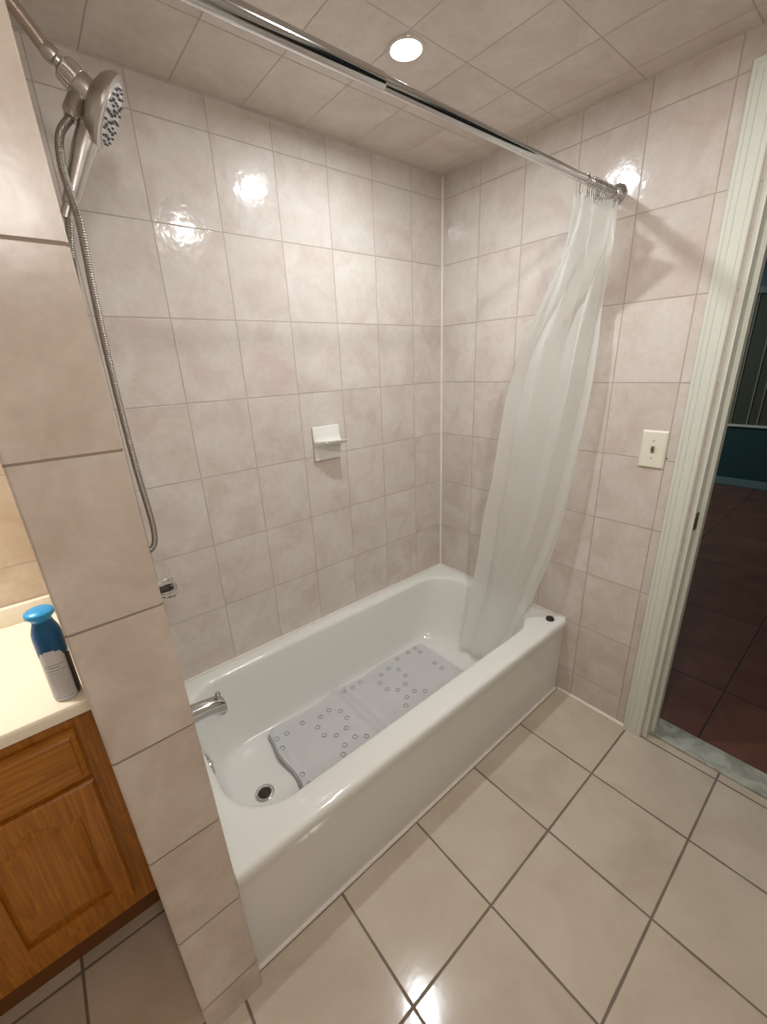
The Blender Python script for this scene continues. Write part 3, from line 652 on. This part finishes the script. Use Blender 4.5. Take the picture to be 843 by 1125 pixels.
tube(bm, [(x - 0.001, y, mz(x, y) - 0.003) for x, y in e], 0.0055, 8); obj('left_hem', bm, 'mat_edge', t, smooth=True, label='darker curled hem')
C1 = [(-1.14, -0.184), (-1.096, -0.184), (-1.143, -0.239), (-1.022, -0.18), (-0.985, -0.243), (-0.948, -0.203), (-0.901, -0.197), (-0.866, -0.235), (-0.866, -0.285), (-0.898, -0.324), (-0.986, -0.295), (-0.95, -0.327), (-0.897, -0.383), (-0.861, -0.412), (-0.95, -0.387), (-0.979, -0.418), (-1.14, -0.388), (-1.14, -0.44),
      (-0.794, -0.156), (-0.747, -0.159), (-0.697, -0.156), (-0.593, -0.182), (-0.539, -0.175), (-0.508, -0.212), (-0.512, -0.266), (-0.548, -0.304), (-0.6, -0.309), (-0.633, -0.274), (-0.632, -0.22), (-0.462, -0.144), (-0.387, -0.141), (-0.336, -0.137), (-0.339, -0.19), (-0.344, -0.297), (-0.346, -0.346), (-0.548, -0.364), (-0.513, -0.397), (-0.599, -0.369), (-0.634, -0.401)]
ringme = None
for x, y in C1:
    x = -0.72 + (x + 0.72) * 0.992; y = y + 0.012          # parallax of the lower sheet
    x = max(MX0 + 0.02, min(MX1 - 0.02, x)); y = min(MY1 - 0.02, y)
    if ringme is None:
        bm = bmesh.new(); torus(bm, (0, 0, 0), (0, 0, 1), 0.0092, 0.0014, 22, 6)
        ro = obj('suction_cup', bm, 'mat_ring', smooth=True); ringme = ro.data
    else:
        ro = bpy.data.objects.new('suction_cup', ringme); COL.objects.link(ro)
    ro.parent = t; ro.location = Vector((x, y, mz(x, y) + 0.0006)) - Vector(t.location)

# ================================================================ VANITY
VY = -0.452; VX0, VX1 = -2.56, -1.6205
t = thing('vanity_cabinet', 'golden oak vanity cabinet against the tiled partition', 'cabinet', (-2.09, -0.23, 0))
bm = bmesh.new()
box(bm, VX0, VX0 + 0.018, VY + 0.018, -0.002, 0.12, 0.788); box(bm, VX1 - 0.018, VX1, VY + 0.018, -0.002, 0.12, 0.788); box(bm, VX0 + 0.018, VX1 - 0.018, VY + 0.018, -0.002, 0.12, 0.138); box(bm, VX0 + 0.018, VX1 - 0.018, -0.010, -0.002, 0.138, 0.788); obj('carcass', bm, 'oak_v', t)
bm = bmesh.new(); box(bm, VX0, VX1, -0.400, -0.002, 0.0, 0.1195); obj('toe_kick', bm, plain('dark stained oak', (120, 76, 34), 0.5), t, label='dark recessed base')
# face frame
D0x, D1x = -1.922, -1.669; 
bm = bmesh.new()
xs = [VX1, -1.657, -1.928, -1.958, -2.23, -2.26]
box(bm, -1.690, VX1, VY, VY + 0.0179, 0.12, 0.788, bev=0.001); box(bm, -1.962, -1.905, VY, VY + 0.0179, 0.12, 0.788, bev=0.001); box(bm, -2.255, -2.200, VY, VY + 0.0179, 0.12, 0.788, bev=0.001); box(bm, VX0, VX0 + 0.06, VY, VY + 0.0179, 0.12, 0.788, bev=0.001)
for a, c in ((-1.905, -1.690), (-2.200, -1.962), (VX0 + 0.06, -2.255)):
    box(bm, a, c, VY, VY + 0.0179, 0.12, 0.20); box(bm, a, c, VY, VY + 0.0179, 0.56, 0.62); box(bm, a, c, VY, VY + 0.0179, 0.71, 0.788)
obj('face_frame', bm, 'oak_v', t)
def raised_slab(x0, x1, z0, z1, y):      # drawer front with profiled edge
    bm = bmesh.new(); rg = []
    for ins, dy in ((0, 0.0), (0, -0.008), (0.004, -0.013), (0.012, -0.0145), (0.016, -0.018)):
        rg.append([bm.verts.new(p) for p in ((x0 + ins, y + dy, z0 + ins), (x1 - ins, y + dy, z0 + ins), (x1 - ins, y + dy, z1 - ins), (x0 + ins, y + dy, z1 - ins))])
    for i in range(len(rg) - 1):
        for k in range(4): bm.faces.new((rg[i][k], rg[i][(k + 1) % 4], rg[i + 1][(k + 1) % 4], rg[i + 1][k]))
    bm.faces.new(rg[0]); bm.faces.new(rg[-1]); return bm
def cathedral(x0, x1, z0, zs, zp, ins, y, n=24):
    P = [(x0 + ins, z0 + ins), (x1 - ins, z0 + ins)]; a, c = x1 - ins, x0 + ins
    for k in range(n + 1):
        f = k / n; x = a + (c - a) * f; q = max(0, min(1, (abs(f - 0.5) - 0.0) / 0.34)); hgt = (0.5 + 0.5 * math.cos(math.pi * q)) if abs(f - 0.5) < 0.34 else 0
        P.append((x, zs - ins + (zp - zs) * hgt))
    return [(p[0], y, p[1]) for p in P]
def door(x0, x1, z0, z1, hx, n_):
    d = thing('x', '', '', (0, 0, 0)); bpy.data.objects.remove(d)
    yb = VY - 0.0004; yf = VY - 0.018; sw = 0.043
    # stile and rail frame with arched opening
    bm = bmesh.new(); op = cathedral(x0 + sw, x1 - sw, z0 + sw + 0.008, z1 - 0.078, z1 - 0.045, 0, yf); N_ = len(op)
    oi = [bm.verts.new(p) for p in op]; oib = [bm.verts.new((p[0], yf + 0.010, p[2])) for p in op]
    # outer outline sampled to the same count
    def out(p):
        i = op.index(p)
        if i == 0: return (x0, z0)
        if i == 1: return (x1, z0)
        if i == 2: return (x1, z1)
        if i == N_ - 1: return (x0, z1)
        return (p[0], z1)
    e = 0.005
    oo = [bm.verts.new((min(max(out(p)[0], x0 + e), x1 - e), yf, min(max(out(p)[1], z0 + e), z1 - e))) for p in op]
    oe = [bm.verts.new((out(p)[0], yf + e, out(p)[1])) for p in op]; ob = [bm.verts.new((out(p)[0], yb, out(p)[1])) for p in op]
    for k in range(N_):
        m_ = (k + 1) % N_
        for P0, P1 in ((oib, oi), (oi, oo), (oo, oe), (oe, ob)): bm.faces.new((P0[k], P0[m_], P1[m_], P1[k]))
    dd = obj('door', bm, 'oak_v', t)
    bm = bmesh.new(); rg = []
    for ins, dy in ((-0.001, 0.010), (0.004, 0.008), (0.026, -0.001 + 0.002), (0.028, 0.0005)):
        rg.append([bm.verts.new(p) for p in cathedral(x0 + sw, x1 - sw, z0 + sw + 0.008, z1 - 0.078, z1 - 0.045, ins, yf + dy)])
    for i in range(len(rg) - 1):
        for k in range(N_): bm.faces.new((rg[i][k], rg[i][(k + 1) % N_], rg[i + 1][(k + 1) % N_], rg[i + 1][k]))
    bm.faces.new(rg[-1]); obj('raised_panel', bm, 'oak_v', dd, label='arched raised oak panel')
for i, (a, c) in enumerate(((D0x, D1x), (-2.216, -1.946), (-2.51, -2.24))):
    bm = raised_slab(a, c, 0.596, 0.733, VY - 0.0004); obj('drawer_front', bm, 'oak_h', t)
    door(a, c, 0.176, 0.585, c, i)

# countertop with integral bowl and backsplash
t = thing('sink_counter', 'cream cultured marble vanity top with molded sink bowl', 'countertop', (-2.09, -0.25, 0.788))
X0, X1, Y0, Y1, ZC = -2.58, -1.6195, -0.502, -0.002, 0.815
SX, SYc, RX_, RY_ = -2.09, -0.262, 0.285, 0.145
bm = bmesh.new(); seg = 72; out = []
for k in range(seg):
    a = 2 * math.pi * k / seg; d = (math.cos(a), math.sin(a))
    tx = ((X1 - SX) / d[0] if d[0] > 1e-6 else (X0 - SX) / d[0] if d[0] < -1e-6 else 1e9); ty = ((Y1 - SYc) / d[1] if d[1] > 1e-6 else (Y0 - SYc) / d[1] if d[1] < -1e-6 else 1e9)
    q = min(tx, ty); out.append((SX + d[0] * q, SYc + d[1] * q))
for cxy in ((X0, Y0), (X0, Y1), (X1, Y0), (X1, Y1)):     # snap the nearest sample to each corner
    k = min(range(seg), key=lambda k: (out[k][0] - cxy[0]) ** 2 + (out[k][1] - cxy[1]) ** 2); out[k] = cxy
rg = []
rg.append([bm.verts.new((x, y, 0.7885)) for x, y in out]); rg.append([bm.verts.new((x, y, ZC - 0.005)) for x, y in out])
rg.append([bm.verts.new((min(max(x, X0 + 0.004), X1), max(y, Y0 + 0.004), ZC)) for x, y in out])
for s, dz in ((1.10, 0.0), (1.06, 0.003), (1.02, 0.002), (0.98, -0.006), (0.92, -0.030), (0.82, -0.065), (0.66, -0.095), (0.45, -0.112), (0.2, -0.118), (0.06, -0.120)):
    rg.append([bm.verts.new((SX + RX_ * s * math.cos(2 * math.pi * k / seg), SYc + RY_ * s * math.sin(2 * math.pi * k / seg), ZC + dz)) for k in range(seg)])
for i in range(len(rg) - 1):
    for k in range(seg): bm.faces.new((rg[i][k], rg[i][(k + 1) % seg], rg[i + 1][(k + 1) % seg], rg[i + 1][k]))
bm.faces.new(rg[-1]); obj('counter_slab', bm, 'counter', t, smooth=True, edge=40)
obj('backsplash', B(X0, X1, -0.022, -0.002, ZC, 0.868, bev=0.003), 'counter', t, smooth=True)

# ================================================================ AIR FRESHENER
BC = Vector((-1.660, -0.452, ZC + 0.0005))
t = thing('spray_can', 'blue air freshener spray can with white label on vanity top', 'spray can', BC)
bm = bmesh.new(); lathe(bm, [(0, 0.0225), (0.003, 0.0245), (0.095, 0.0245), (0.112, 0.0245)], BC, (0, 0, 1), 40); can = obj('can', bm, 'can_white', t, smooth=True)
bm = bmesh.new(); lathe(bm, [(0.108, 0.0249), (0.148, 0.0250), (0.160, 0.0240), (0.172, 0.0205), (0.181, 0.0172), (0.188, 0.0165)], BC, (0, 0, 1), 40); obj('shoulder', bm, 'blue_can', t, smooth=True)
bm = bmesh.new(); lathe(bm, [(0.186, 0.0165), (0.190, 0.0180), (0.196, 0.0240), (0.200, 0.0252), (0.2045, 0.0248), (0.208, 0.021), (0.210, 0.012), (0.2105, 0.001)], BC, (0, 0, 1), 40, sx=1.0, sy=1.0); obj('cap', bm, 'blue_cap', t, smooth=True)
vd = math.atan2(CAM[1] - BC.y, CAM[0] - BC.x)
def patch(a0, a1, zf0, zf1, r, n=40, m_=1):
    bm = bmesh.new(); lo = []; hi = []
    for k in range(n + 1):
        a = a0 + (a1 - a0) * k / n; lo.append(bm.verts.new(BC + Vector((r * math.cos(a), r * math.sin(a), zf0(k / n))))); hi.append(bm.verts.new(BC + Vector((r * math.cos(a), r * math.sin(a), zf1(k / n)))))
    for k in range(n): bm.faces.new((lo[k], lo[k + 1], hi[k + 1], hi[k]))
    return bm
lab = obj('paper_label', patch(vd - 1.15, vd + 0.55, lambda f: 0.005, lambda f: 0.112 + 0.008 * min(1, 3.2 * math.sin(math.pi * f)) + 0.004 * (abs(f - 0.5) < 0.22), 0.0253), plain('pale label', (206, 206, 208), 0.5), t, smooth=True, label='pale label with rows of small print')
k = 0; z = 0.012
rows = [(0.010, 0.0016), (0.016, 0.0010), (0.021, 0.0010), (0.026, 0.0010), (0.031, 0.0010), (0.036, 0.0010), (0.041, 0.0010), (0.046, 0.0010), (0.051, 0.0010), (0.056, 0.0010), (0.061, 0.0010), (0.066, 0.0010), (0.071, 0.0010), (0.077, 0.0016), (0.084, 0.0022), (0.090, 0.0016)]
bm = bmesh.new()
for zz, hh in rows:
    a = vd - 1.02 + random.uniform(0, 0.15); end = vd + 0.42 - random.uniform(0, 0.35)
    while a < end:
        wl = random.uniform(0.05, 0.16); q = min(a + wl, end); vv = []
        for s in range(4):
            an = a + (q - a) * s / 3; vv.append((bm.verts.new(BC + Vector((0.0255 * math.cos(an), 0.0255 * math.sin(an), zz))), bm.verts.new(BC + Vector((0.0255 * math.cos(an), 0.0255 * math.sin(an), zz + hh)))))
        for s in range(3): bm.faces.new((vv[s][0], vv[s + 1][0], vv[s + 1][1], vv[s][1]))
        a = q + 0.03
obj('printed_text', bm, 'ink', lab)
obj('side_stripe', patch(vd + 0.68, vd + 1.35, lambda f: 0.005, lambda f: 0.110 - 0.01 * f, 0.0251), 'can_dark', t, smooth=True, label='dark printed side stripe')

# ================================================================ LIGHT FITTINGS
t = thing('ceiling_light', 'lit round recessed ceiling light above the tub', 'ceiling light', (LIGHT1[0], LIGHT1[1], CEIL))
bm = bmesh.new(); lathe(bm, [(0.0, 0.047), (-0.003, 0.046), (-0.004, 0.040), (-0.001, 0.036), (0.03, 0.035)], (LIGHT1[0], LIGHT1[1], CEIL), (0, 0, 1), 36, cap0=False, cap1=False); obj('trim_ring', bm, 'tile_ceiling', t, smooth=True)
bm = bmesh.new(); lathe(bm, [(0.03, 0.0345), (0.0, 0.031), (-0.008, 0.026), (-0.013, 0.014), (-0.015, 0.001)], (LIGHT1[0], LIGHT1[1], CEIL), (0, 0, 1), 36, cap0=True, cap1=False); obj('bulb_face', bm, 'lens', t, smooth=True)
t = thing('ceiling_light', 'lit round ceiling light in the middle of the bathroom ceiling away from the tub', 'ceiling light', (-0.71, -1.23, CEIL))
bm = bmesh.new(); lathe(bm, [(0, 0.075), (-0.006, 0.073), (-0.008, 0.060)], (-0.71, -1.23, CEIL), (0, 0, 1), 36, cap0=False, cap1=False); obj('trim_ring', bm, 'white_paint', t, smooth=True)
bm = bmesh.new(); lathe(bm, [(-0.001, 0.060), (-0.0075, 0.058), (-0.0085, 0.001)], (-0.71, -1.23, CEIL), (0, 0, 1), 36, cap1=False); obj('bulb_face', bm, 'lens', t, smooth=True)
def sconce(x, y, z, s, lab):
    t = thing('wall_light', lab, 'wall light', (x, y, z))
    bm = bmesh.new(); lathe(bm, [(0, 0.06), (0.012, 0.055), (0.02, 0.02), (0.05, 0.015)], (x, y, z), (0, s, 0), 28); obj('back_plate', bm, 'chrome', t, smooth=True)
    bm = bmesh.new(); lathe(bm, [(0.045, 0.02), (0.055, 0.035), (0.075, 0.045), (0.095, 0.038), (0.108, 0.018), (0.111, 0.001)], (x, y, z + 0.03), (0, s, 0), 28, cap1=False); obj('glass_globe', bm, 'globe', t, smooth=True)
sconce(-1.50, YF, 2.03, 1, 'lit globe wall light on the wall opposite the tub')
sconce(-2.05, 0.0, 1.98, -1, 'lit globe wall light above the vanity')
